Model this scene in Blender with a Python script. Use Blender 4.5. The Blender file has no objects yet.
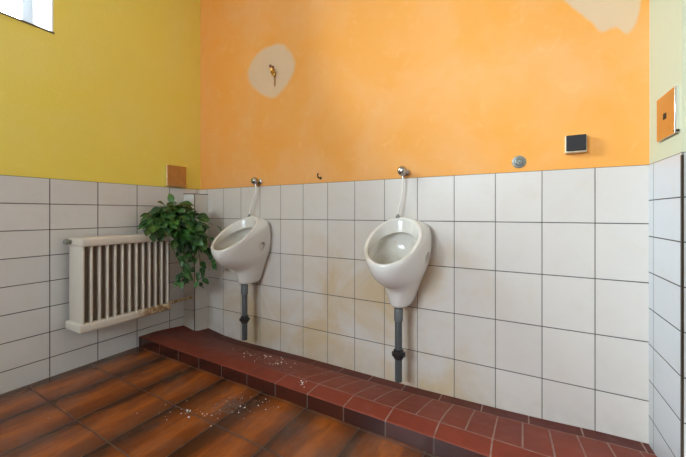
import bpy, bmesh, math, random
from mathutils import Vector, Matrix, noise

random.seed(7)
scene = bpy.context.scene
COL = scene.collection
PI = math.pi
T = 1.174            # height of the tiled dado above the floor
XR = 2.906           # face of the right-hand pier
CEIL = 2.86

# ------------------------------------------------------------------ helpers
def link(o, parent=None):
    COL.objects.link(o)
    if parent is not None:
        o.parent = parent
    return o

def obj(name, bm, mats, parent=None, smooth=True, angle=40):
    me = bpy.data.meshes.new(name)
    bm.normal_update()
    bm.to_mesh(me)
    bm.free()
    for m in (mats if isinstance(mats, (list, tuple)) else [mats]):
        me.materials.append(m)
    if smooth:
        for p in me.polygons:
            p.use_smooth = True
        try:
            me.set_sharp_from_angle(angle=math.radians(angle))
        except Exception:
            pass
    return link(bpy.data.objects.new(name, me), parent)

def tag(o, label=None, cat=None, group=None, kind=None):
    if label: o['label'] = label
    if cat: o['category'] = cat
    if group: o['group'] = group
    if kind: o['kind'] = kind
    return o

def empty(name, loc=(0, 0, 0)):
    o = bpy.data.objects.new(name, None)
    o.empty_display_size = 0.05
    o.location = loc
    return link(o)

def box(bm, x0, x1, y0, y1, z0, z1, bevel=0.0, seg=2, mat=0):
    g = bmesh.ops.create_cube(bm, size=1.0)
    vs = g['verts']
    for v in vs:
        v.co = Vector((x0 + (v.co.x + .5) * (x1 - x0), y0 + (v.co.y + .5) * (y1 - y0), z0 + (v.co.z + .5) * (z1 - z0)))
    es = list({e for v in vs for e in v.link_edges})
    fs = list({f for v in vs for f in v.link_faces})
    for f in fs:
        f.material_index = mat
    if bevel > 0:
        bmesh.ops.bevel(bm, geom=es, offset=bevel, offset_type='OFFSET', segments=seg, profile=0.5, affect='EDGES', clamp_overlap=True)
    return bm

def quad(bm, pts, mat=0):
    f = bm.faces.new([bm.verts.new(p) for p in pts])
    f.material_index = mat
    return f

def loft(bm, rings, cap0=True, cap1=True, closed=True, mat=0):
    vr = [[bm.verts.new(p) for p in r] for r in rings]
    n = len(vr[0])
    for a, b in zip(vr[:-1], vr[1:]):
        for i in range(n if closed else n - 1):
            j = (i + 1) % n
            f = bm.faces.new((a[i], a[j], b[j], b[i]))
            f.material_index = mat
    if cap0:
        bm.faces.new(list(reversed(vr[0]))).material_index = mat
    if cap1:
        bm.faces.new(vr[-1]).material_index = mat
    return vr

def lathe(bm, prof, origin=(0, 0, 0), axis='Z', n=28, mat=0):
    """prof: (radius, height) pairs; revolves round an axis through origin."""
    o = Vector(origin)
    rings = []
    for r, h in prof:
        ring = []
        for i in range(n):
            a = 2 * PI * i / n
            c, s = r * math.cos(a), r * math.sin(a)
            if axis == 'Z': p = Vector((c, s, h))
            elif axis == '-Y': p = Vector((c, -h, s))
            elif axis == 'Y': p = Vector((s, h, c))
            elif axis == 'X': p = Vector((h, c, s))
            else: p = Vector((-h, s, c))
            ring.append(o + p)
        rings.append(ring)
    loft(bm, rings, mat=mat)
    return bm

def crv(pts, per=8):
    pts = [Vector(p) for p in pts]
    P = [pts[0] * 2 - pts[1]] + pts + [pts[-1] * 2 - pts[-2]]
    out = []
    for i in range(1, len(P) - 2):
        for k in range(per):
            t = k / per
            a, b, c, d = P[i - 1], P[i], P[i + 1], P[i + 2]
            out.append(0.5 * (2 * b + (c - a) * t + (2 * a - 5 * b + 4 * c - d) * t * t + (3 * b - a - 3 * c + d) * t ** 3))
    out.append(pts[-1])
    return out

def tube(bm, pts, r, n=12, smooth=0, mat=0):
    pts = crv(pts, smooth) if smooth else [Vector(p) for p in pts]
    rings, up = [], None
    m = len(pts)
    for i, p in enumerate(pts):
        t = (pts[min(i + 1, m - 1)] - pts[max(i - 1, 0)]).normalized()
        if up is None:
            up = Vector((0, 0, 1)) if abs(t.z) < .9 else Vector((1, 0, 0))
        u = (up - t * up.dot(t)).normalized()
        w = t.cross(u)
        up = u
        rr = r(i / (m - 1)) if callable(r) else r
        rings.append([p + (u * math.cos(2 * PI * k / n) + w * math.sin(2 * PI * k / n)) * rr for k in range(n)])
    loft(bm, rings, mat=mat)
    return bm

# ------------------------------------------------------------------ material kit
class NT:
    def __init__(self, name):
        self.m = bpy.data.materials.new(name)
        self.m.use_nodes = True
        self.t = self.m.node_tree
        self.b = self.t.nodes['Principled BSDF']
    def n(self, typ, **kw):
        nd = self.t.nodes.new(typ)
        for k, v in kw.items():
            setattr(nd, k, v)
        return nd
    def put(self, sock, v):
        if hasattr(v, 'is_linked') or isinstance(v, bpy.types.NodeSocket):
            self.t.links.new(v, sock)
        elif isinstance(v, (tuple, list)) and len(v) == 3 and sock.type == 'RGBA':
            sock.default_value = (*v, 1)
        else:
            sock.default_value = v
    def math(self, op, a, b=None, c=None, clamp=False):
        nd = self.n('ShaderNodeMath', operation=op, use_clamp=clamp)
        self.put(nd.inputs[0], a)
        if b is not None: self.put(nd.inputs[1], b)
        if c is not None: self.put(nd.inputs[2], c)
        return nd.outputs[0]
    def step(self, v, a, b, lo=0.0, hi=1.0):
        nd = self.n('ShaderNodeMapRange', interpolation_type='SMOOTHSTEP')
        self.put(nd.inputs[0], v)
        for i, q in zip((1, 2, 3, 4), (a, b, lo, hi)):
            self.put(nd.inputs[i], q)
        return nd.outputs[0]
    def mix(self, f, a, b, blend='MIX'):
        nd = self.n('ShaderNodeMix', data_type='RGBA', blend_type=blend)
        self.put(nd.inputs[0], f); self.put(nd.inputs[6], a); self.put(nd.inputs[7], b)
        return nd.outputs[2]
    def coords(self):
        tc = self.n('ShaderNodeTexCoord')
        sp = self.n('ShaderNodeSeparateXYZ')
        self.t.links.new(tc.outputs['Object'], sp.inputs[0])
        self.obj = tc.outputs['Object']
        return sp.outputs[0], sp.outputs[1], sp.outputs[2]
    def vec(self, x, y, z=0.0):
        nd = self.n('ShaderNodeCombineXYZ')
        for i, q in enumerate((x, y, z)):
            self.put(nd.inputs[i], q)
        return nd.outputs[0]
    def noise(self, vec, scale, detail=3.0, rough=0.5, dist=0.0):
        nd = self.n('ShaderNodeTexNoise')
        if vec is not None: self.t.links.new(vec, nd.inputs['Vector'])
        nd.inputs['Scale'].default_value = scale
        nd.inputs['Detail'].default_value = detail
        nd.inputs['Roughness'].default_value = rough
        nd.inputs['Distortion'].default_value = dist
        return nd.outputs[0]
    def white(self, vec):
        nd = self.n('ShaderNodeTexWhiteNoise', noise_dimensions='3D')
        self.t.links.new(vec, nd.inputs['Vector'])
        return nd.outputs[0]
    def bump(self, h, dist=0.002, strength=1.0):
        nd = self.n('ShaderNodeBump')
        nd.inputs['Strength'].default_value = strength
        nd.inputs['Distance'].default_value = dist
        self.t.links.new(h, nd.inputs['Height'])
        self.t.links.new(nd.outputs[0], self.b.inputs['Normal'])
    def out(self, color=None, rough=None, metal=None, spec=None, coat=None):
        for k, v in (('Base Color', color), ('Roughness', rough), ('Metallic', metal), ('Specular IOR Level', spec), ('Coat Weight', coat)):
            if v is not None:
                self.put(self.b.inputs[k], v)
        return self.m

def plain(name, color, rough=0.5, metal=0.0, var=0.06, scale=30.0, bump=0.0):
    k = NT(name)
    k.coords()
    n = k.noise(k.obj, scale, 4)
    dark = tuple(c * (1 - var) for c in color)
    lite = tuple(min(1, c * (1 + var)) for c in color)
    if bump:
        k.bump(n, bump)
    return k.out(k.mix(n, dark, lite), rough, metal)

def joint(k, a, w):
    """distance to the nearest joint line of a grid of pitch w along a (already divided by w)"""
    f = k.math('FRACT', a)
    return k.math('MULTIPLY', k.math('MINIMUM', f, k.math('SUBTRACT', 1.0, f)), w)

def tile_mat(name, axis, w, h, ou, oz, stain=0.0, base=(.66, .645, .625), jw=.0026, hidev=0.0, jh=(.085, .08, .07), jv=(.20, .185, .16)):
    k = NT(name)
    c = k.coords()
    u, z = c[axis], c[2]
    a = k.math('DIVIDE', k.math('SUBTRACT', u, ou), w)
    b = k.math('DIVIDE', k.math('SUBTRACT', z, oz), h)
    du, dz = joint(k, a, w), joint(k, b, h)
    mu = k.step(du, jw * .55, jw * 1.0, 1, 0)
    mz = k.step(dz, jw * .55, jw * 1.0, 1, 0)
    cell = k.vec(k.math('FLOOR', a), k.math('FLOOR', b), axis * 3.0)
    wn = k.white(cell)
    col = k.mix(k.math('MULTIPLY', wn, .35), base, tuple(q * .86 for q in base))
    cloud = k.noise(k.obj, 9, 5, .6, .4)
    col = k.mix(k.step(cloud, .45, .8, 0, .28), col, (base[0] * .88, base[1] * .80, base[2] * .68))
    if stain:
        big = k.noise(k.obj, 2.6, 5, .58, .8)
        low = k.step(z, .95, .55)
        right = k.step(c[0], 2.55, 1.95)
        m = k.math('MULTIPLY', k.math('MULTIPLY', k.step(big, .38, .72), low), right)
        m = k.math('MULTIPLY', m, stain, clamp=True)
        col = k.mix(m, col, (.56, .41, .23))
        foot = k.math('MULTIPLY', k.step(z, .16, -.02), k.step(k.noise(k.obj, 14, 4), .35, .65))
        col = k.mix(k.math('MULTIPLY', foot, .12), col, (.30, .24, .17))
    col = k.mix(mu, col, jv)
    col = k.mix(mz, col, jh)
    m = k.math('MAXIMUM', mu, mz)
    h_ = k.math('ADD', k.math('SUBTRACT', 1.0, m), k.math('MULTIPLY', k.noise(k.obj, 22, 2), .08))
    k.bump(h_, .0012)
    return k.out(col, k.math('ADD', k.math('MULTIPLY', m, .4), .34), 0, .32)

def paint_mat(name, color, alt, alt_amt=.5):
    k = NT(name)
    k.coords()
    n1 = k.noise(k.obj, 2.2, 4, .6, .3)
    n2 = k.noise(k.obj, 60, 4, .6)
    col = k.mix(k.step(n1, .35, .75, 0, alt_amt), color, alt)
    col = k.mix(k.step(k.noise(k.obj, 11, 4, .6, .8), .55, .8, 0, .22), col, tuple(min(1, q * 1.1 + .04) for q in alt))
    k.bump(n2, .0016, .7)
    return k.out(col, .72, 0, .25)

ORANGE = (.82, .355, .068)
M = {}
M['orange'] = paint_mat('orange_wall_paint', ORANGE, (.81, .455, .215))
M['yellow'] = paint_mat('yellow_wall_paint', (.84, .655, .105), (.84, .69, .21))
M['yellow_pale'] = paint_mat('pale_yellow_paint', (.52, .54, .38), (.54, .56, .41))
M['ceiling'] = paint_mat('ceiling_paint', (.82, .82, .80), (.84, .84, .82))
M['white_wall'] = paint_mat('white_wall_paint', (.78, .79, .80), (.80, .81, .82))
M['tile_back'] = tile_mat('back_wall_tiles', 0, .2026, .25, .2920, T, stain=.85, base=(.64, .59, .545))
M['tile_left'] = tile_mat('left_wall_tiles', 1, .2445, .1512, -1.0158, T, jw=.0028, base=(.66, .64, .61), jv=(.07, .065, .06), jh=(.055, .05, .045))
M['tile_pier'] = tile_mat('pier_tiles', 1, .2615, .1512, -.0578, T, base=(.56, .58, .60), jw=.0028)
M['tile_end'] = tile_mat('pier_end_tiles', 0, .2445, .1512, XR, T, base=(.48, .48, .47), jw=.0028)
M['tile_chase'] = tile_mat('pipe_box_tiles', 0, .5, .25, -.2, T, base=(.66, .63, .57), jh=(.25, .22, .18))

def floor_mat():
    k = NT('glazed_brown_floor_tiles')
    x, y, z = k.coords()
    P = .2965
    a = k.math('DIVIDE', k.math('SUBTRACT', x, .0165), P)
    b = k.math('DIVIDE', k.math('SUBTRACT', y, -.5265), P)
    fa, fb = k.math('FRACT', a), k.math('FRACT', b)
    cell = k.vec(k.math('FLOOR', a), k.math('FLOOR', b), 0.0)
    wn = k.white(cell)
    off = k.math('MULTIPLY', wn, 20.0)
    # streaks run along the tile (y), glaze pools from dark edge to amber middle
    st = k.noise(k.vec(k.math('ADD', k.math('MULTIPLY', x, 13.0), off), k.math('ADD', k.math('MULTIPLY', y, 3.2), off), 0.0), 1.0, 4, .6, .6)
    fine = k.noise(k.vec(k.math('MULTIPLY', x, 70.0), k.math('MULTIPLY', y, 14.0), 0.0), 1.0, 3, .6, .3)
    g = k.math('ADD', fa, k.math('MULTIPLY', k.math('SUBTRACT', st, .5), .75))
    g = k.math('ADD', g, k.math('MULTIPLY', k.math('SUBTRACT', wn, .5), .12))
    ramp = k.n('ShaderNodeValToRGB')
    k.t.links.new(g, ramp.inputs[0])
    e = ramp.color_ramp.elements
    e[0].position, e[0].color = .0, (.055, .018, .007, 1)
    e[1].position, e[1].color = 1.0, (.135, .040, .010, 1)
    for p, c in ((.12, (.09, .027, .008)), (.34, (.225, .055, .008)), (.55, (.38, .098, .012)), (.76, (.235, .057, .009))):
        q = e.new(p); q.color = (*c, 1)
    edge = k.math('MINIMUM', fb, k.math('SUBTRACT', 1.0, fb))
    col = k.mix(k.step(edge, .0, .07, .25, 0), ramp.outputs[0], (.06, .02, .008))
    col = k.mix(k.step(fine, .3, .75, .28, 0), col, (.05, .018, .007))
    # dusty scuffs near the step
    dx = k.math('SUBTRACT', x, 1.145); dy = k.math('SUBTRACT', y, -.69)
    r = k.math('SQRT', k.math('ADD', k.math('MULTIPLY', dx, dx), k.math('MULTIPLY', dy, dy)))
    dust = k.math('MULTIPLY', k.step(r, .01, .10, 1, 0), k.step(k.noise(k.obj, 38, 5, .7, .5), .42, .62))
    col = k.mix(k.math('MULTIPLY', dust, .8), col, (.055, .050, .047))
    film = k.math('MULTIPLY', k.step(k.noise(k.obj, 5, 5, .7), .45, .7), .10)
    col = k.mix(film, col, (.30, .25, .20))
    m = k.math('MAXIMUM', k.step(joint(k, a, P), .0014, .0026, 1, 0), k.step(joint(k, b, P), .0014, .0026, 1, 0))
    col = k.mix(m, col, (.075, .045, .030))
    wav = k.noise(k.obj, 16, 2)
    k.bump(k.math('ADD', k.math('SUBTRACT', 1.0, m), k.math('MULTIPLY', wav, .35)), .0014)
    rough = k.math('ADD', k.math('ADD', .16, k.math('MULTIPLY', m, .5)), k.math('ADD', k.math('MULTIPLY', dust, .4), k.math('MULTIPLY', k.noise(k.obj, 9, 4, .6), .16)))
    return k.out(col, rough, 0, .5)
M['floor'] = floor_mat()

def step_mat(name, lines, base, dirt=.5):
    """red quarry tile; lines: list of (pitch, offset, ymin, ymax) joints across x; plus joints at given y"""
    k = NT(name)
    x, y, z = k.coords()
    m = None
    for pitch, off, y0, y1 in lines:
        a = k.math('DIVIDE', k.math('SUBTRACT', x, off), pitch)
        j = k.step(joint(k, a, pitch), .0022, .0042, 1, 0)
        band = k.math('MULTIPLY', k.math('GREATER_THAN', y, y0), k.math('LESS_THAN', y, y1))
        j = k.math('MULTIPLY', j, band)
        m = j if m is None else k.math('MAXIMUM', m, j)
    for yy in (-.4105, -.085):
        j = k.step(k.math('ABSOLUTE', k.math('SUBTRACT', y, yy)), .002, .004, 1, 0)
        m = k.math('MAXIMUM', m, j)
    # joints stay visible on the right, are filled with grime on the left
    vis = k.math('ADD', .10, k.math('MULTIPLY', k.step(k.math('ADD', x, k.math('MULTIPLY', k.noise(k.obj, 6, 3), .5)), 1.3, 1.85), .9))
    vis = k.math('MULTIPLY', vis, k.step(k.noise(k.obj, 24, 3), .25, .6, .35, 1))
    up = k.step(z, .045, .075)
    a = k.math('DIVIDE', k.math('SUBTRACT', x, 2.126), .104)
    wn = k.white(k.vec(k.math('FLOOR', a), k.math('FLOOR', k.math('MULTIPLY', y, 6.0)), 0.0))
    col = k.mix(k.math('MULTIPLY', wn, .5), base, tuple(q * .72 for q in base))
    col = k.mix(k.step(k.noise(k.obj, 7, 5, .65, .5), .4, .75, 0, .5), col, tuple(q * .62 for q in base))
    grime = k.step(k.math('ADD', x, k.math('MULTIPLY', k.noise(k.obj, 3, 3), .6)), 2.1, .6, 0, dirt)
    col = k.mix(grime, col, (.085, .022, .012))
    dust = k.step(k.noise(k.obj, 19, 6, .75, .4), .56, .75, 0, .22)
    col = k.mix(dust, col, (.30, .19, .16))
    col = k.mix(k.math('MULTIPLY', m, vis), col, (.33, .21, .17))
    k.bump(k.math('ADD', k.math('SUBTRACT', 1.0, m), k.math('MULTIPLY', k.noise(k.obj, 40, 4), .3)), .0012)
    return k.out(col, k.math('ADD', .42, k.math('MULTIPLY', k.noise(k.obj, 12, 4), .25)), 0, .28)
M['step_top'] = step_mat('red_quarry_tiles', [(.2072, 2.126, -.53, -.4105), (.104, 2.126, -.4105, -.085), (.2072, 2.05, -.085, .01)], (.255, .042, .019))
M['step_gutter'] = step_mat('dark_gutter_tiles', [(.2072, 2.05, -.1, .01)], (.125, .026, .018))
def riser_mat():
    k = NT('shaded_red_riser_tiles')
    x, y, z = k.coords()
    a = k.math('DIVIDE', k.math('SUBTRACT', x, 2.126), .2072)
    m = k.step(joint(k, a, .2072), .0018, .0036, 1, 0)
    wn = k.white(k.vec(k.math('FLOOR', a), 2.0, 0.0))
    col = k.mix(wn, (.040, .009, .006), (.066, .014, .008))  # red lowered so the colour carries the riser's weaker front light
    col = k.mix(k.step(k.noise(k.obj, 20, 4), .45, .8, 0, .4), col, (.03, .011, .008))
    col = k.mix(k.math('MULTIPLY', m, .75), col, (.17, .13, .11))
    k.bump(k.math('SUBTRACT', 1.0, m), .0012)
    return k.out(col, .24, 0, .5)
M['riser'] = riser_mat()

M['ceramic'] = plain('glazed_white_ceramic', (.70, .675, .635), .10, 0, .03, 6)
def bowl_mat():
    k = NT('beige_bowl_ceramic')
    x, y, z = k.coords()
    n = k.noise(k.obj, 9, 4, .6, .5)
    low = k.step(z, -.27, -.50)
    col = k.mix(k.math('MULTIPLY', low, k.step(n, .25, .7, .25, .8)), (.70, .68, .64), (.42, .36, .25))  # mottled beige, deepening towards the bottom of the bowl
    return k.out(col, .26, 0, .4)
M['bowl'] = bowl_mat()
M['chrome'] = plain('tarnished_chrome', (.50, .48, .45), .14, 1, .15, 60)
M['steel'] = plain('brushed_steel_plate', (.62, .47, .34), .13, 1, .06, 14)
M['steel_dark'] = plain('orange_tinted_steel_plate', (.50, .37, .25), .22, 1, .22, 26)  # tint puts the orange wall's reflection into the steel colour
M['steel_lit'] = plain('lit_steel_edge', (.86, .85, .84), .25, 1, .03, 20)  # paler copy of the plate steel for the side that catches light
M['rubber'] = plain('dark_grey_plastic_pipe', (.062, .066, .068), .38, 0, .15, 40)
M['coupling'] = plain('mid_grey_plastic', (.12, .125, .127), .4, 0, .1, 40)
M['black'] = plain('black_plastic', (.012, .012, .013), .35, 0, .1, 40)
M['sensor'] = plain('dark_brown_sensor_window', (.010, .007, .007), .55, 0, .1, 40)
M['cream'] = plain('cream_plastic', (.74, .66, .48), .4, 0, .03, 20)
M['hose'] = plain('white_supply_hose', (.76, .74, .68), .35, 0, .04, 30)
M['brass'] = plain('old_brass', (.62, .36, .10), .35, 1, .25, 60)
M['copper'] = plain('rusty_copper', (.20, .045, .018), .5, .4, .4, 90)
M['rust'] = plain('rust_stain', (.40, .20, .06), .8, 0, .35, 80)
M['iron'] = plain('dark_iron', (.045, .028, .015), .5, .6, .3, 80)
M['grey_metal'] = plain('grey_cast_metal', (.27, .28, .25), .5, .6, .35, 120)
M['plaster'] = plain('bare_wall_plaster', (.62, .50, .36), .85, 0, .10, 8, .002)

def radiator_mat(name, rusty):
    k = NT(name)
    x, y, z = k.coords()
    n = k.noise(k.obj, 12, 4, .6)
    col = k.mix(n, (.58, .515, .43), (.66, .595, .51))
    if rusty:
        patch = k.noise(k.obj, 34, 5, .7, .6)
        right = k.step(y, .26, .40)
        m = k.math('MULTIPLY', k.step(patch, .40, .56), right)
        col = k.mix(k.math('MULTIPLY', right, .6), col, (.62, .47, .22))
        col = k.mix(k.math('MULTIPLY', m, .9), col, (.23, .105, .03))
        spots = k.step(k.noise(k.obj, 55, 3), .66, .74, 0, .7)
        col = k.mix(spots, col, (.42, .28, .13))
    return k.out(col, .42, 0, .4)
M['rad'] = radiator_mat('cream_radiator_enamel', False)
M['rad_rust'] = radiator_mat('rusting_radiator_enamel', True)
M['rad_gap_shade'] = plain('dusty_radiator_gap_shade', (.13, .095, .065), .8, 0, .2, 20)  # dusty brown, darkened to stand for the shade between the columns

def leaf_mat():
    k = NT('ivy_leaf')
    k.coords()
    at = k.n('ShaderNodeAttribute', attribute_name='leafdata')
    sp = k.n('ShaderNodeSeparateColor')
    k.t.links.new(at.outputs['Color'], sp.inputs[0])
    rnd, mid = sp.outputs[0], sp.outputs[1]
    col = k.mix(rnd, (.016, .060, .014), (.075, .215, .040))
    vein = k.step(mid, .0, .10, .7, 0)
    col = k.mix(vein, col, (.16, .33, .09))
    col = k.mix(k.step(k.noise(k.obj, 60, 3), .5, .8, 0, .35), col, (.012, .045, .012))
    m = k.out(col, .33, 0, .5)
    return m
M['leaf'] = leaf_mat()
M['stem'] = plain('green_stem', (.06, .13, .03), .5, 0, .2, 60)
M['pot'] = plain('dark_brown_plastic_pot', (.055, .030, .018), .5, 0, .1, 30)
M['soil'] = plain('potting_soil', (.03, .02, .013), .95, 0, .4, 90, .003)
M['crumb'] = plain('plaster_crumbs', (.86, .83, .78), .9, 0, .08, 90)
M['frame'] = plain('white_window_frame', (.66, .70, .76), .4, 0, .03, 20)
M['jamb'] = plain('white_window_reveal', (.88, .87, .84), .6, 0, .02, 20)
M['sill'] = plain('grey_sill_edge', (.17, .135, .10), .7, 0, .1, 30)

def glass_mat():
    k = NT('window_glass')
    t = k.n('ShaderNodeBsdfTransparent'); t.inputs[0].default_value = (.93, .96, .97, 1)
    g = k.n('ShaderNodeBsdfGlossy'); g.inputs['Roughness'].default_value = .03
    f = k.n('ShaderNodeFresnel'); f.inputs[0].default_value = 1.45
    s = k.n('ShaderNodeMixShader')
    k.t.links.new(f.outputs[0], s.inputs[0])
    k.t.links.new(t.outputs[0], s.inputs[1]); k.t.links.new(g.outputs[0], s.inputs[2])
    k.t.links.new(s.outputs[0], k.t.nodes['Material Output'].inputs[0])
    return k.m
M['glass'] = glass_mat()

# ------------------------------------------------------------------ room shell
def structure(name, bm, mats, parent=None, smooth=False, label=None):
    o = obj(name, bm, mats, parent, smooth)
    o['kind'] = 'structure'
    if label: o['label'] = label
    return o

YF = -4.0            # wall behind the camera
XE = 3.75            # far right wall, beyond the pier
PE = -.319           # end of the pier
WY0, WY1, WZ0, WZ1 = -2.45, -1.0025, 2.044, 2.72   # the window opening in the left wall

bm = bmesh.new()
box(bm, -.25, XE + .25, YF - .25, -.515, -.15, 0)
structure('floor', bm, M['floor'], label='glossy brown amber glazed square floor tiles')

# back wall: painted upper part, tiled dado below
bm = bmesh.new()
box(bm, -.25, XE, 0, .2, T, CEIL, mat=0)
box(bm, -.25, XE, -.004, .2, -.15, T, bevel=0, mat=1)
wall_back = structure('wall_back', bm, [M['orange'], M['tile_back']], label='orange painted wall above a white tiled dado')

# left wall with the window opening
bm = bmesh.new()
box(bm, -.43, 0, YF, .0, T, WZ0, mat=0)
box(bm, -.43, 0, YF, .0, WZ1, CEIL, mat=0)
box(bm, -.43, 0, YF, WY0, WZ0, WZ1, mat=0)
box(bm, -.43, 0, WY1, .0, WZ0, WZ1, mat=0)
box(bm, -.43, .004, YF, .0, -.15, T, mat=1)
structure('wall_left', bm, [M['yellow'], M['tile_left']], label='yellow painted wall above white tiles, with the window')

# pier on the right
bm = bmesh.new()
box(bm, XR, XE, PE, 0, T, CEIL, mat=0)
box(bm, XR - .003, XE, PE - .003, 0, -.15, T, mat=1)
bm.faces.ensure_lookup_table()
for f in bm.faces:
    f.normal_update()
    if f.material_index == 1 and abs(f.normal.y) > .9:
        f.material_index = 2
structure('wall_right', bm, [M['yellow_pale'], M['tile_pier'], M['tile_end']], label='pale yellow pier with bluish white tiles at the right edge')
bm = bmesh.new()
box(bm, XR - .0045, XR + .0005, PE - .0055, PE + .004, -.05, T - .010)
structure('trim_1', bm, M['iron'], label='dark corner joint strip on the edge of the right pier')

bm = bmesh.new()
box(bm, XE, XE + .2, YF, PE, -.15, CEIL)
structure('wall_far_right', bm, M['white_wall'])
VX0, VX1, VZ0, VZ1 = .45, 1.85, 1.40, 2.50      # unseen window added behind the camera for fill light
bm = bmesh.new()
box(bm, -.43, VX0, YF - .2, YF, -.15, CEIL)
box(bm, VX1, XE + .2, YF - .2, YF, -.15, CEIL)
box(bm, VX0, VX1, YF - .2, YF, -.15, VZ0)
box(bm, VX0, VX1, YF - .2, YF, VZ1, CEIL)
structure('wall_front', bm, M['white_wall'])
bm = bmesh.new()
box(bm, -.43, XE + .2, YF - .2, .2, CEIL, CEIL + .12)
structure('ceiling', bm, M['ceiling'])

# tiled pipe box in the left corner (slightly skewed)
bm = bmesh.new()
zt = T - .047
base = [(0.0, -.163), (.1065, -.134), (.1045, 0.0), (0.0, 0.0)]
loft(bm, [[(x, y, z) for x, y in base] for z in (-.12, zt)])
es = [e for e in bm.edges if all(v.co.z > zt - .01 for v in e.verts)] + [e for e in bm.edges if abs(e.verts[0].co.z - e.verts[1].co.z) > .5 and e.verts[0].co.x > .1 and e.verts[0].co.y < -.1]
bmesh.ops.bevel(bm, geom=es, offset=.002, segments=1, affect='EDGES')
chase = structure('wall_corner', bm, M['tile_chase'], label='tiled pipe box in the corner behind the plant')
bm = bmesh.new()
tube(bm, [(.107, -.1355, 0.0), (.107, -.1355, zt)], .0028, 6)
tube(bm, [(.0, -.1645, zt), (.107, -.1355, zt), (.105, -.003, zt)], .0026, 6)
structure('edge_strip', bm, M['iron'], chase)

# ------------------------------------------------------------------ step with the gutter along the back wall
GX = [0, .10, .30, .48, 1.10, 1.91, 2.32, 2.53, 2.73, XR + .02]
GZ = [.030, -.010, -.036, -.044, -.035, -.036, -.028, -.021, -.010, -.005]
def zback(x):
    for a, b, p, q in zip(GX[:-1], GX[1:], GZ[:-1], GZ[1:]):
        if x <= b:
            t = max(0, (x - a) / (b - a))
            return p + (q - p) * t
    return GZ[-1]
def ztop(x, y):
    zb = zback(x)
    if y <= -.41: return .070
    if y <= -.085:
        t = (y + .41) / (.325)
        t2 = t * .82 + .18 * t * t
        return .070 + (zb + .006 - .070) * t2
    return zb + .006 * max(0, -(y + .02) / .065)
bm = bmesh.new()
ys = [-.510, -.50, -.47, -.41, -.36, -.30, -.24, -.18, -.12, -.085, -.05, -.02, .0]
prof_front = [(-.515, -.02), (-.515, .0655), (-.5135, .0685)]
xs = [i * (XR - .002) / 58 for i in range(59)]
rings = []
for x in xs:
    r = [(x, y, z) for y, z in prof_front]
    r += [(x, y, ztop(x, y) - (.0005 if y < -.505 else 0)) for y in ys]
    r += [(x, 0.0, -.14), (x, -.515, -.14)]
    rings.append(r)
vr = loft(bm, rings)
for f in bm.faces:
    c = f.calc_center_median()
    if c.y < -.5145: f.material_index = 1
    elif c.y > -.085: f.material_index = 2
step = structure('tiled_step', bm, [M['step_top'], M['riser'], M['step_gutter']], smooth=False, label='low red quarry tile step with a gutter along the back wall')

# ------------------------------------------------------------------ bare plaster patches on the orange wall
def patch_mat():
    k = NT('patched_plaster')
    k.coords()
    at = k.n('ShaderNodeAttribute', attribute_name='edge')
    sp = k.n('ShaderNodeSeparateColor')
    k.t.links.new(at.outputs['Color'], sp.inputs[0])
    n = k.noise(k.obj, 30, 4)
    m = k.step(k.math('ADD', sp.outputs[0], k.math('MULTIPLY', k.math('SUBTRACT', n, .5), .35)), .12, .75)
    n1 = k.noise(k.obj, 2.2, 4, .6, .3)
    wall = k.mix(k.step(n1, .35, .75, 0, .5), ORANGE, (.81, .455, .215))
    bare = k.mix(k.noise(k.obj, 12, 4, .6, .6), (.66, .455, .27), (.69, .49, .32))
    k.bump(k.noise(k.obj, 60, 4), .0016, .7)
    return k.out(k.mix(m, wall, bare), .75, 0, .25)
M['patch'] = patch_mat()
def patch(name, outline, center, label, soft=.2):
    pts = crv([(x, 0, z) for x, z in outline] + [(outline[0][0], 0, outline[0][1])], 6)[:-1]
    c = Vector((center[0], 0, center[1]))
    bm = bmesh.new()
    lay = bm.loops.layers.float_color.new('edge')
    rings = []
    for s, d, val in ((1.0, .0002, 0), (1 - soft * .5, .0012, .5), (1 - soft, .0016, 1), (.5, .0018, 1), (.06, .0018, 1)):
        rings.append(([bm.verts.new((c.x + (p.x - c.x) * s, -d, c.z + (p.z - c.z) * s)) for p in pts], val))
    vals = {}
    for vs, val in rings:
        for v in vs: vals[v] = val
    n = len(pts)
    for (a, _), (b, _) in zip(rings[:-1], rings[1:]):
        for i in range(n):
            bm.faces.new((a[i], a[(i + 1) % n], b[(i + 1) % n], b[i]))
    bm.faces.new(rings[-1][0])
    for f in bm.faces:
        for l in f.loops:
            q = vals[l.vert]; l[lay] = (q, q, q, 1)
    bmesh.ops.recalc_face_normals(bm, faces=bm.faces[:])
    f0 = bm.faces[0]
    if f0.normal.y > 0: bmesh.ops.reverse_faces(bm, faces=bm.faces[:])
    o = obj(name, bm, M['patch'], wall_back)
    o['label'] = label
    return o
patch('plaster_patch', [(.53, T + .895), (.585, T + .99), (.70, T + 1.06), (.89, T + 1.065), (.985, T + 1.0), (1.06, T + .87), (1.02, T + .75), (.90, T + .645), (.81, T + .625), (.68, T + .69), (.57, T + .79)], (.80, T + .86), 'bare plaster patch round the pipe stub', .30)
patch('plaster_patch', [(2.54, T + .95), (2.58, T + .82), (2.64, T + .73), (2.70, T + .655), (2.745, T + .59), (2.80, T + .595), (2.835, T + .555), (2.868, T + .59), (2.888, T + .70), (2.895, T + .90), (2.82, T + 1.08), (2.64, T + 1.06)], (2.77, T + .84), 'bare plaster patch beside the right pier', .16)

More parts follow.
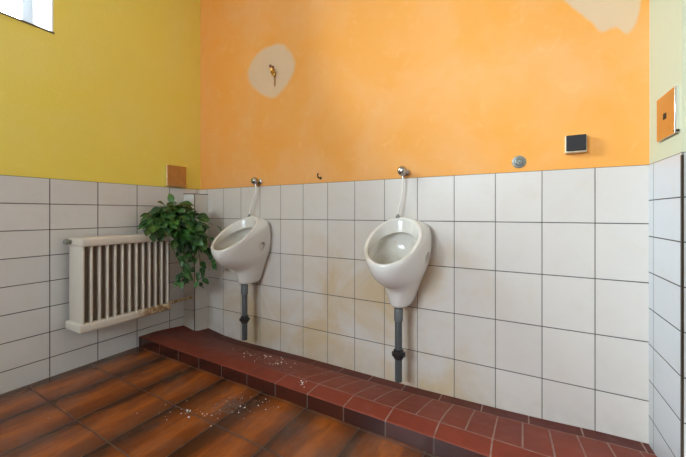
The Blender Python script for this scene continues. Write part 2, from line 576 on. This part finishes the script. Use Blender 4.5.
# ------------------------------------------------------------------ window
win = empty('window_1', (0, WY1, WZ0)); win['kind'] = 'structure'; win['label'] = 'bright window high in the yellow wall'
def local(bm, o):
    bmesh.ops.translate(bm, verts=bm.verts[:], vec=-Vector(o.location)); return bm
GXP = -.330
bm = bmesh.new()
ym = (WY0 + WY1) / 2
for (a, b, c, d) in ((WY0, WY1, WZ0, WZ0 + .055), (WY0, WY1, WZ1 - .055, WZ1), (WY0, WY0 + .06, WZ0 + .055, WZ1 - .055), (WY1 - .05, WY1, WZ0 + .055, WZ1 - .055), (ym - .04, ym + .04, WZ0 + .055, WZ1 - .055)):
    box(bm, GXP - .02, GXP + .035, a, b, c, d, .006)
structure('window_frame', local(bm, win), M['frame'], win, True)
for a, b in ((WY0 + .055, ym - .035), (ym + .035, WY1 - .055)):
    bm = bmesh.new()
    box(bm, GXP, GXP + .006, a, b, WZ0 + .05, WZ1 - .05)
    structure('glass_pane', local(bm, win), M['glass'], win)
bm = bmesh.new()
box(bm, -.37, 0.0005, WY1 - .004, WY1 + .004, WZ0, WZ1)
box(bm, -.37, 0.0005, WY0 - .004, WY0 + .004, WZ0, WZ1)
box(bm, -.37, 0.0005, WY0, WY1, WZ1 - .004, WZ1 + .004)
structure('window_reveal', local(bm, win), M['jamb'], win)
bm = bmesh.new()
box(bm, -.37, 0.008, WY0 - .01, WY1 + .008, WZ0 - .006, WZ0 + .002, .001)
structure('window_sill', local(bm, win), M['sill'], win, True)

fill_win = empty('added_fill_window', (VX0, YF, VZ0)); fill_win['kind'] = 'structure'  # added window out of view, lets in fill light from the front
bm = bmesh.new()
xm = (VX0 + VX1) / 2
for (a, b, c, d) in ((VX0, VX1, VZ0, VZ0 + .055), (VX0, VX1, VZ1 - .055, VZ1), (VX0, VX0 + .06, VZ0 + .055, VZ1 - .055), (VX1 - .06, VX1, VZ0 + .055, VZ1 - .055), (xm - .04, xm + .04, VZ0 + .055, VZ1 - .055)):
    box(bm, a, b, YF - .17, YF - .115, c, d, .006)
structure('window_frame', local(bm, fill_win), M['frame'], fill_win, True)  # frame of the added fill window
for a, b in ((VX0 + .055, xm - .035), (xm + .035, VX1 - .055)):
    bm = bmesh.new()
    box(bm, a, b, YF - .145, YF - .139, VZ0 + .05, VZ1 - .05)
    structure('glass_pane', local(bm, fill_win), M['glass'], fill_win)  # pane of the added fill window

# ------------------------------------------------------------------ urinals
def sring(F, B, w, nb=2.0, m=.48, N=72, nf=2.0):
    F, B = Vector((0, *F)), Vector((0, *B))
    Mid = B + (F - B) * m
    out = []
    for i in range(N):
        t = 2 * PI * i / N
        c, s = math.cos(t), math.sin(t)
        n = nf if c >= 0 else nb
        cc = math.copysign(abs(c) ** (2 / n), c)
        ss = math.copysign(abs(s) ** (2 / n), s)
        p = Mid + ((F - Mid) * cc if c >= 0 else (B - Mid) * (-cc))
        out.append(Vector((w * ss, p.y, p.z)))
    return out
def ring_params(keys, per=4):
    """Catmull-Rom through the ring parameters"""
    flat = [Vector((*k[0], k[1][0])) for k in keys]
    A = crv([(k[0][0], k[0][1], k[1][0]) for k in keys], per)
    B = crv([(k[1][1], k[2], k[3]) for k in keys], per)
    m = crv([(k[4], 0, 0) for k in keys], per)
    return [((a.x, a.y), (min(a.z, -.0005), b.x), b.y, max(2, b.z), q.x) for a, b, q in zip(A, B, m)]
OUT = [((-.371, -.452), (-.053, -.228), .138, 2.0, .50),
       ((-.379, -.456), (-.043, -.226), .146, 2.0, .50),
       ((-.382, -.468), (-.030, -.232), .150, 2.2, .49),
       ((-.380, -.487), (-.010, -.240), .156, 2.8, .42),
       ((-.366, -.518), (-.001, -.262), .159, 4.0, .32),
       ((-.334, -.552), (-.001, -.330), .159, 5.0, .20),
       ((-.285, -.580), (-.001, -.405), .154, 5.0, .13),
       ((-.236, -.599), (-.001, -.475), .140, 5.0, .12),
       ((-.203, -.622), (-.001, -.540), .115, 5.0, .16),
       ((-.188, -.652), (-.001, -.606), .090, 5.0, .24),
       ((-.179, -.686), (-.001, -.670), .070, 4.0, .35),
       ((-.172, -.708), (-.002, -.704), .057, 4.0, .45),
       ((-.158, -.720), (-.008, -.720), .045, 4.0, .50)]
INN = [((-.371, -.452), (-.053, -.228), .138, 2.0, .50),
       ((-.363, -.453), (-.061, -.233), .130, 2.0, .50),
       ((-.358, -.461), (-.066, -.252), .126, 2.0, .50),
       ((-.354, -.473), (-.070, -.292), .123, 2.0, .50),
       ((-.351, -.480), (-.072, -.312), .122, 2.0, .50)]
BWL = [((-.351, -.480), (-.072, -.312), .122, 2.0, .50),
       ((-.360, -.485), (-.046, -.316), .133, 2.2, .48),
       ((-.355, -.499), (-.032, -.338), .136, 2.4, .46),
       ((-.322, -.527), (-.035, -.405), .118, 2.4, .46),
       ((-.255, -.555), (-.060, -.470), .082, 2.4, .50),
       ((-.190, -.575), (-.085, -.528), .050, 2.2, .50),
       ((-.150, -.580), (-.115, -.560), .014, 2.0, .50)]
def evaluated(o):
    dg = bpy.context.evaluated_depsgraph_get()
    return bpy.data.meshes.new_from_object(o.evaluated_get(dg))
def make_urinal(x, label):
    u = empty('urinal', (x, -.004, T))
    tag(u, label, 'urinal', 'wall hung urinals on the tiled wall')
    bm = bmesh.new()
    rings_o = [sring(*p) for p in ring_params(OUT, 4)]
    rings_i = [sring(*p) for p in ring_params(INN, 4)]
    rings_b = [sring(*p) for p in ring_params(BWL, 5)]
    allr = list(reversed(rings_o)) + rings_i[1:]
    loft(bm, allr + rings_b[1:])
    n_in = len(allr) - 1
    bmesh.ops.remove_doubles(bm, verts=bm.verts[:], dist=.00005)
    bmesh.ops.recalc_face_normals(bm, faces=bm.faces[:])
    body = obj('bowl', bm, [M['ceramic'], M['bowl']], u, True, 60)
    # recessed fixing holes in both flanks, cut out of the ceramic
    cut = bmesh.new()
    for s in (-1, 1):
        lathe(cut, [(.031, 0), (.033, .06)], (s * .130, -.103, -.444), 'X' if s > 0 else '-X', 24)
    co = obj('cutter', cut, M['ceramic'], u, True)
    bpy.context.view_layer.update()
    md = body.modifiers.new('b', 'BOOLEAN'); md.operation = 'DIFFERENCE'; md.object = co; md.solver = 'EXACT'
    me = evaluated(body)
    body.modifiers.clear()
    body.data = me
    bpy.data.objects.remove(co)
    for p in me.polygons:
        p.use_smooth = True
        c = p.center
        if p.material_index == 0 and c.z < -.30 and p.normal.z > .05 and abs(c.x) < .126 and -.345 < c.y < -.036:
            p.material_index = 1
    me.set_sharp_from_angle(angle=math.radians(50))
    for s in (-1, 1):
        bm = bmesh.new()
        lathe(bm, [(.012, -.001), (.012, .004), (.009, .006), (.004, .0065)], (s * .1295, -.097, -.448), 'X' if s > 0 else '-X', 20)
        obj('fixing_cap', bm, M['hose'], u)
    bm = bmesh.new()
    lathe(bm, [(.014, -.01), (.014, .004), (.009, .007), (.009, .016), (.006, .018)], (-.030, -.050, -.230), 'Z', 20)
    obj('inlet_fitting', bm, M['grey_metal'], u)
    bm = bmesh.new()
    yp = -.125
    dp = empty('drain_pipe', (0, 0, 0)); dp.parent = u
    lathe(bm, [(.022, -.80), (.022, -.70)], (0, yp, 0), 'Z', 24)
    lathe(bm, [(.0175, -1.128), (.0195, -1.13), (.0195, -.80), (.0185, -.798)], (0, yp, 0), 'Z', 24)
    bpy.data.objects.remove(dp)
    dp = obj('drain_pipe', bm, M['rubber'], u)
    bm = bmesh.new()
    lathe(bm, [(.021, -.800), (.0245, -.796), (.0245, -.735), (.022, -.730)], (0, yp, 0), 'Z', 24)
    o = obj('coupling', bm, M['coupling'], dp); o['label'] = 'lighter grey coupling'
    bm = bmesh.new()
    lathe(bm, [(.019, -1.006), (.026, -1.004), (.029, -.992), (.037, -.988), (.037, -.974), (.029, -.970), (.027, -.958), (.020, -.955)], (0, yp, 0), 'Z', 24)
    o = obj('collar', bm, M['black'], dp); o['label'] = 'black screw collar'
    return u
make_urinal(1.843, 'white ceramic urinal on the middle of the tiled wall, away from the plant')
make_urinal(.667, 'white ceramic urinal beside the leafy plant in the corner')

# flush valves on the orange wall, each with its thin hose
def make_valve(x, xe, label, bend):
    v = empty('flush_valve', (x, 0, T + .034))
    tag(v, label, 'valve', 'chrome flush valves above the urinals')
    bm = bmesh.new()
    lathe(bm, [(.024, 0), (.024, .003), (.016, .008), (.011, .010), (.011, .045), (.010, .046)], (0, 0, 0), '-Y', 24)
    obj('valve_body', bm, M['chrome'], v)
    bm = bmesh.new()
    lathe(bm, [(.010, .034), (.021, .037), (.0265, .046), (.0275, .058), (.023, .070), (.012, .077), (.002, .078)], (0, 0, .003), '-Y', 24)
    obj('valve_knob', bm, M['chrome'], v)
    bm = bmesh.new()
    lathe(bm, [(.0085, -.034), (.0085, -.005)], (0, -.040, 0), 'Z', 16)
    lathe(bm, [(.005, 0), (.005, .020), (.007, .021), (.007, .026), (.003, .027)], (-.008, -.018, -.006), '-X', 14)
    obj('outlet', bm, M['chrome'], v)
    bm = bmesh.new()
    dx = xe - x
    tube(bm, [(0, -.040, -.028), (bend * .3, -.043, -.09), (dx * .5 + bend, -.048, -.16), (dx, -.056, -.245)], .0044, 10, 8)
    obj('supply_hose', bm, M['hose'], v)
    return v
make_valve(1.838, 1.813, 'chrome flush valve with white hose above the urinal farther from the plant', .004)
make_valve(.690, .637, 'chrome flush valve with white hose above the urinal beside the plant', -.004)

# ------------------------------------------------------------------ radiator
RX0, RX1 = .045, .215
RY0, RY1 = -.945, -.42
rad = empty('radiator', (0, RY0, .27))
tag(rad, 'cream column radiator with rust on its lower right, on the left wall', 'radiator')
def rbar(z0, z1, name, mat, y0=RY0 - .012, y1=RY1 + .015):
    bm = bmesh.new()
    box(bm, .035, .228, y0, y1, z0, z1, .010, 3)
    return obj(name, local(bm, rad), mat, rad)
rbar(T - .402, T - .353, 'top_header', M['rad'], RY0 - .0, RY1 + .002)
rbar(T - .902, T - .852, 'bottom_header', M['rad_rust'])
NF = 13
pitch = (RY1 - .006 - (RY0 + .012)) / (NF - 1)
proto = None
for i in range(NF):
    y = RY0 + .012 + pitch * i
    if i == 0:
        bm = bmesh.new()
        box(bm, RX0, RX1, -.0070, .0070, T - .880 - .27, T - .385 - .27, .007, 3)
        proto = obj('column', bm, M['rad'], rad)
        proto.location = (0, y - RY0, 0)
    else:
        c = proto.copy(); link(c, rad); c.location = (0, y - RY0, 0)
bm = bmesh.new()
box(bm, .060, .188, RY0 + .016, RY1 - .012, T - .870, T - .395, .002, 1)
obj('gap_shade_plate', local(bm, rad), M['rad_gap_shade'], rad)  # plate set forward so the column gaps look as dark as shade
for y0 in (RY0 + .10, RY1 - .125):
    for z0 in (T - .42, T - .87):
        bm = bmesh.new()
        box(bm, .0, .06, y0, y0 + .025, z0, z0 + .025, .004)
        obj('wall_bracket', local(bm, rad), M['rad'], rad)
bm = bmesh.new()
tube(bm, [(.085, RY0 + .01, T - .375), (.085, RY0 - .020, T - .375)], .012, 16)
lathe(bm, [(.0, -.036), (.010, -.035), (.017, -.030), (.017, -.014), (.012, -.010)], (.085, RY0, T - .375), 'Y', 16)
obj('end_plug', local(bm, rad), M['grey_metal'], rad)
bm = bmesh.new()
tube(bm, [(.10, RY1 - .01, T - .888), (.10, RY1 + .03, T - .888), (.095, -.30, T - .889), (.088, -.142, T - .890)], .0115, 14)
lathe(bm, [(.013, 0), (.018, .002), (.018, .028), (.014, .032)], (.10, RY1 + .006, T - .888), 'Y', 14)
obj('supply_pipe', local(bm, rad), M['brass'] if False else M['rad_rust'], rad)
bm = bmesh.new()
lathe(bm, [(.012, 0), (.021, .002), (.019, .010), (.013, .012)], (.088, -.152, T - .890), 'Y', 18)
obj('pipe_rosette', local(bm, rad), M['rad'], rad)

# ------------------------------------------------------------------ trailing plant
plant = empty('trailing_plant', (.140, -.470, T - .353))
tag(plant, 'bushy green trailing plant at the right end of the radiator', 'plant')
P0 = Vector(plant.location)
bm = bmesh.new()
lathe(bm, [(.030, 0), (.040, .001), (.047, .062), (.051, .063), (.051, .074), (.046, .074), (.042, .05)], (0, 0, .0005), 'Z', 28)
obj('pot', bm, M['pot'], plant)
bm = bmesh.new()
lathe(bm, [(.044, .055), (.040, .062), (.01, .066)], (0, 0, 0), 'Z', 24)
obj('soil', bm, M['soil'], plant)

def yawdir():
    return Vector((0, 0, 1))
leafbm = bmesh.new()
LL = leafbm.loops.layers.float_color.new('leafdata')
def leaf(p, d, nrm, L, W, rnd):
    """pointed oval leaf from p along d, facing nrm, folded along its midrib and drooping"""
    d = d.normalized()
    side = d.cross(nrm).normalized()
    nrm = side.cross(d).normalized()
    S = [(0.0, .0), (.07, .34), (.2, .78), (.36, 1.0), (.54, .94), (.72, .66), (.88, .28), (1.0, .0)]
    rows = []
    tests = []
    for t, w in S:
        for sg in (-1, 0, 1):
            tests.append(p + d * (L * t) + nrm * (-.16 * t * t * L) + side * (sg * w * W * .5))
    if not all(okpt(q) for q in tests):
        return False
    for t, w in S:
        droop = -.16 * t * t * L
        c = p + d * (L * t) + nrm * droop
        hw = w * W * .5
        row = []
        for s in (-1, -.5, 0, .5, 1):
            q = c + side * (hw * s) + nrm * (.20 * hw * abs(s) ** 1.4 - .02 * L * math.sin(t * 9) * abs(s))
            row.append((leafbm.verts.new(q), abs(s)))
        rows.append(row)
    for a, b in zip(rows[:-1], rows[1:]):
        for i in range(4):
            f = leafbm.faces.new((a[i][0], a[i + 1][0], b[i + 1][0], b[i][0]))
            for l, m in zip(f.loops, (a[i][1], a[i + 1][1], b[i + 1][1], b[i][1])):
                l[LL] = (rnd, m, 0, 1)
stembm = bmesh.new()
CAMV = Vector((2.433, -1.807, .969))
def okpt(q):
    if q.x < .02 or q.y > -.03: return False
    if q.x < .125 and q.y > -.185: return False
    if q.x < .245 and q.y < -.385 and T - .93 < q.z < T - .335: return False
    return True
rp = random.Random(11)
top = P0 + Vector((0, 0, .06))
def stem(pts, nleaf, L0, L1, start=.15, r=.0022):
    c = crv(pts, 10)
    c = [q if (q - top).length < .06 or okpt(q) else Vector((q.x if q.x < .2 else max(q.x, .255), q.y, q.z if q.x >= .2 else T - .32)) for q in c]
    tube(stembm, c, r, 6)
    for k in range(nleaf):
        t = start + (1 - start) * (k + rp.random() * .8) / nleaf
        i = min(int(t * (len(c) - 1)), len(c) - 2)
        p = c[i]
        tan = (c[i + 1] - c[i]).normalized()
        for _ in range(14):
            out = Vector((rp.uniform(-.5, 1), rp.uniform(-1, .9), rp.uniform(-.7, .45)))
            if out.length < .2: continue
            out.normalize()
            d = (out * .9 + tan * .5 + Vector((0, 0, -.25))).normalized()
            L = rp.uniform(L0, L1)
            pet = p + d * rp.uniform(.012, .035)
            if okpt(pet + d * L) and okpt(pet + d * L * .5) and okpt(pet):
                break
        else:
            continue
        n = (Vector((.35, -.35, .75)) + Vector((rp.uniform(-.55, .55), rp.uniform(-.55, .55), rp.uniform(-.3, .3))))
        if abs(n.normalized().dot(d)) > .93:
            n = Vector((1, -.6, .2))
        if leaf(pet, d, n, L, L * rp.uniform(.58, .72), min(1, max(0, rp.gauss(.30, .28)))) is not False:
            tube(stembm, [p, pet], .0013, 5)
def pp(x, y, z): return Vector((x, y, T + z - .015))
# bulk: arching stems towards the corner; then the two long trails
ends = [(.25, -.55, -.32), (.26, -.53, -.29), (.25, -.57, -.30), (.27, -.50, -.33), (.20, -.52, -.25), (.27, -.50, -.27), (.20, -.46, -.17), (.22, -.40, -.14), (.30, -.32, -.16), (.34, -.28, -.26), (.31, -.24, -.36), (.24, -.30, -.22), (.28, -.20, -.28), (.25, -.24, -.30), (.30, -.34, -.42), (.35, -.22, -.46), (.17, -.24, -.42), (.24, -.38, -.44), (.24, -.33, -.11), (.20, -.24, -.13),
        (.28, -.20, -.20), (.32, -.30, -.22), (.34, -.22, -.32), (.34, -.14, -.28), (.28, -.34, -.34), (.26, -.26, -.42), (.33, -.20, -.44),
        (.20, -.27, -.46), (.16, -.31, -.36), (.30, -.38, -.28), (.27, -.15, -.36), (.22, -.36, -.52), (.30, -.16, -.52),
        (.19, -.24, -.24), (.25, -.42, -.22), (.29, -.27, -.30), (.36, -.26, -.40), (.22, -.22, -.34), (.18, -.48, -.22), (.26, -.47, -.30)]
for e in ends:
    q = pp(*e)
    mid = top.lerp(q, .5) + Vector((rp.uniform(-.01, .03), rp.uniform(-.03, .03), .05 + .025 * rp.random()))
    if mid.x < .06: mid.x = .06
    stem([top + Vector((rp.uniform(-.02, .02), rp.uniform(-.02, .02), 0)), mid, q], 8, .066, .102, .30)
stem([top, pp(.19, -.37, -.21), pp(.24, -.33, -.42), pp(.255, -.345, -.58), pp(.245, -.36, -.70)], 20, .042, .07, .35)
stem([top, pp(.22, -.35, -.20), pp(.28, -.25, -.40), pp(.29, -.22, -.60), pp(.275, -.235, -.735)], 20, .042, .07, .35)
stem([top, pp(.20, -.40, -.21), pp(.26, -.30, -.40), pp(.245, -.30, -.60), pp(.235, -.31, -.66)], 14, .042, .066, .4)
stem([top, pp(.25, -.33, -.20), pp(.33, -.18, -.38), pp(.34, -.15, -.52), pp(.33, -.15, -.60)], 12, .042, .066, .4)
bmesh.ops.translate(leafbm, verts=leafbm.verts[:], vec=-P0)
bmesh.ops.translate(stembm, verts=stembm.verts[:], vec=-P0)
obj('leaves', leafbm, M['leaf'], plant, True, 80)
obj('stems', stembm, M['stem'], plant)

# ------------------------------------------------------------------ small fittings on the walls
# steel plate on the left wall
pl = empty('cover_plate', (0, -.236, T + .09))
tag(pl, 'square steel cover plate on the yellow wall above the plant', 'plate')
bm = bmesh.new(); box(bm, .0, .028, -.083, .083, -.084, .084, .003, 2)
obj('plate', bm, M['steel_dark'], pl, True, 12)
bm = bmesh.new(); box(bm, .0, .0265, -.0845, -.0822, -.082, .082)
obj('lit_edge', bm, M['steel_lit'], pl)  # strip coloured bright where the plate's side is lit
bm = bmesh.new(); box(bm, .0278, .0284, .046, .066, -.066, -.0615)
obj('embossed_mark', bm, M['iron'], pl)

# steel sensor plate on the pier
sp = empty('sensor_plate', (XR, -.207, T + .153))
tag(sp, 'steel sensor plate with a small black window on the right pier', 'plate')
bm = bmesh.new(); box(bm, -.012, 0, -.083, .083, -.081, .081, .0025, 2)
obj('plate', bm, M['steel'], sp, True, 12)
bm = bmesh.new(); box(bm, -.0115, 0, -.0855, -.083, -.081, .081, .0008, 1)
obj('lit_edge', bm, M['steel_lit'], sp)  # lit side of the plate, brightness put into its colour
bm = bmesh.new(); box(bm, -.0132, -.0118, -.012, .014, -.012, .010, .0005, 1)
obj('sensor_window', bm, M['sensor'], sp)
bm = bmesh.new()
lathe(bm, [(.005, 0), (.005, .006), (.0025, .009)], (-.008, -.082, -.072), 'Y', 10)
box(bm, -.010, -.002, -.094, -.084, -.078, -.070, .001, 1)
obj('locking_screw', bm, M['iron'], sp)

# sensor box
sb = empty('sensor_box', (2.650, 0, T + .111))
tag(sb, 'small black fronted sensor box with cream edges on the orange wall', 'sensor')
bm = bmesh.new(); box(bm, -.040, .040, -.036, 0, -.040, .039, .003, 2)
obj('housing', bm, M['cream'], sb, True, 12)
bm = bmesh.new(); box(bm, -.0375, .0365, -.0425, -.034, -.034, .0375, .002, 2)
obj('front_panel', bm, M['sensor'], sb, True, 12)

# capped outlet
cp = empty('pipe_outlet', (2.4234, 0, T + .0495))
tag(cp, 'round grey metal pipe outlet set in the orange wall', 'pipe outlet')
bm = bmesh.new()
lathe(bm, [(.031, -.004), (.031, .002), (.027, .005), (.022, .005), (.020, .002)], (0, 0, 0), '-Y', 28)
obj('flange', bm, M['grey_metal'], cp)
bm = bmesh.new()
lathe(bm, [(.0195, .0), (.0195, .006), (.012, .010), (.011, .004), (.006, .004), (.005, .012), (.001, .012)], (0, 0, 0), '-Y', 28)
obj('plug', bm, M['grey_metal'], cp)

# hook
hk = empty('wall_hook', (1.246, 0, T + .036))
tag(hk, 'tiny dark iron hook on the orange wall between the valves', 'hook')
bm = bmesh.new()
tube(bm, [(0, .005, -.004), (0, -.020, -.004), (-.002, -.030, .002), (-.003, -.030, .018), (-.003, -.027, .026)], .0045, 10, 5)
obj('hook', bm, M['iron'], hk)
bm = bmesh.new()
lathe(bm, [(.010, 0), (.009, .003), (.005, .004)], (-.0, 0, -.004), '-Y', 14)
obj('hook_base', bm, M['iron'], hk)

# pipe stub in the plaster patch
ps = empty('pipe_stub', (.840, 0, T + .825))
tag(ps, 'brass pipe stub sticking out of the bare plaster patch', 'pipe')
bm = bmesh.new()
tube(bm, [(.0, .01, .0), (.0, -.020, .0), (.004, -.036, .006), (.010, -.040, .026)], .013, 14, 5)
lathe(bm, [(.013, 0), (.019, .002), (.019, .012), (.014, .014)], (0, -.006, 0), '-Y', 18)
obj('elbow', bm, M['brass'], ps)
bm = bmesh.new()
tube(bm, [(-.020, .004, .030), (-.024, -.012, .045), (-.030, -.016, .066)], .009, 12, 4)
tube(bm, [(-.004, .004, .030), (-.006, -.012, .042), (-.004, -.014, .056)], .006, 10, 4)
obj('pipe_end', bm, M['copper'], ps)
bm = bmesh.new()
loft(bm, [[(.004 + .011 * math.cos(a) * w, -.0032 - .0006 * w, z + .006 * math.sin(a)) for a in [2 * PI * i / 10 for i in range(10)]] for w, z in ((1.0, -.01), (.9, -.035), (.65, -.06), (.9, -.075), (.4, -.09))])
obj('rust_drip', bm, M['rust'], ps)

# ------------------------------------------------------------------ plaster crumbs on the floor and the step
def crumbs(name, spots, zf, label, seed):
    r = random.Random(seed)
    bm = bmesh.new()
    for cx, cy, sx, sy, n, s0, s1 in spots:
        for _ in range(n):
            x, y = r.gauss(cx, sx), r.gauss(cy, sy)
            z = zf(x, y)
            if z is None: continue
            s = s0 + (s1 - s0) * r.random() ** 3
            g = bmesh.ops.create_icosphere(bm, subdivisions=1, radius=s)
            rot = Matrix.Rotation(r.uniform(0, 6.28), 3, 'Z')
            for v in g['verts']:
                q = rot @ Vector((v.co.x * r.uniform(.9, 1.6), v.co.y * r.uniform(.8, 1.4), v.co.z * .7))
                v.co = Vector((x, y, z + s * .3)) + q
    o = obj(name, bm, M['crumb'], None, False)
    tag(o, label, 'debris', None, 'stuff')
    return o
crumbs('plaster_crumbs', [(1.01, -.825, .028, .012, 14, .0012, .0048), (1.09, -.775, .035, 0.02, 7, .001, .005), (1.15, -.69, .06, .05, 16, .001, .0045), (1.22, -.62, .06, .04, 12, .001, .004), (1.0, -.72, .12, .10, 8, .001, .003), (1.3, -.58, .05, .03, 10, .001, .003), (.92, -.90, .05, .05, 8, .001, .003)],
       lambda x, y: 0.0 if y < -.525 else None, 'white plaster crumbs scattered on the brown floor tiles', 3)
crumbs('plaster_crumbs', [(.85, -.26, .03, .03, 12, .0015, .006), (.98, -.25, .06, .05, 14, .001, .005), (1.02, -.34, .05, .03, 8, .001, .005), (1.12, -.22, .05, .04, 20, .001, .004), (1.43, -.45, .018, .012, 12, .001, .005), (1.3, -.33, .15, .06, 10, .001, .003), (.75, -.2, .08, .05, 14, .001, .003)],
       lambda x, y: ztop(x, y) if -.505 < y < -.03 else None, 'white plaster crumbs scattered on the red tiled step', 4)

# ------------------------------------------------------------------ light: overcast sky through the left window and the added fill window
w = bpy.data.worlds.new('overcast_sky')
scene.world = w
w.use_nodes = True
bg = w.node_tree.nodes['Background']
nt = w.node_tree
tc = nt.nodes.new('ShaderNodeTexCoord')
dot = nt.nodes.new('ShaderNodeVectorMath'); dot.operation = 'DOT_PRODUCT'
nt.links.new(tc.outputs['Generated'], dot.inputs[0])
dot.inputs[1].default_value = Vector((-1.0, -.85, .70)).normalized()
def wm(op, a, b):
    nd = nt.nodes.new('ShaderNodeMath'); nd.operation = op
    nt.links.new(a, nd.inputs[0]); nd.inputs[1].default_value = b
    return nd.outputs[0]
g = wm('MULTIPLY', wm('POWER', wm('MAXIMUM', dot.outputs['Value'], 0.0), 7.0), 44.0)   # bright haze round the hidden sun
nt.links.new(wm('ADD', g, 9.0), bg.inputs[1])
bg.inputs[0].default_value = (.83, .92, 1.0, 1)
def portal(name, loc, rot, sx, sy):
    la = bpy.data.lights.new(name, 'AREA')
    la.shape = 'RECTANGLE'; la.size = sx; la.size_y = sy
    la.cycles.is_portal = True
    lo = bpy.data.objects.new(name, la)
    lo.location = loc; lo.rotation_euler = rot
    COL.objects.link(lo)
portal('window_daylight', (-.44, (WY0 + WY1) / 2, (WZ0 + WZ1) / 2), (0, -PI / 2, 0), WZ1 - WZ0, WY1 - WY0)
portal('window_daylight', ((VX0 + VX1) / 2, YF - .21, (VZ0 + VZ1) / 2), (PI / 2, 0, 0), VX1 - VX0, VZ1 - VZ0)  # portal of the added fill window
# ------------------------------------------------------------------ camera
cam = bpy.data.cameras.new('camera')
cam.sensor_fit = 'HORIZONTAL'; cam.sensor_width = 36
cam.lens = 36 * 317.88 / 686
cam.shift_y = -(228.5 - 213.15) / 686
cam.clip_start = .05
co = bpy.data.objects.new('camera', cam)
co.location = (2.4329, -1.8069, T - .2051)
co.rotation_euler = (PI / 2, 0, .5109)
COL.objects.link(co)
scene.camera = co

vs = scene.view_settings
vs.view_transform = 'Standard'
vs.look = 'None'
vs.gamma = 1
vs.use_curve_mapping = False
vs.exposure = 1.12
cy = scene.cycles
cy.max_bounces = 12; cy.diffuse_bounces = 8; cy.glossy_bounces = 4; cy.transparent_max_bounces = 8
cy.sample_clamp_indirect = 6
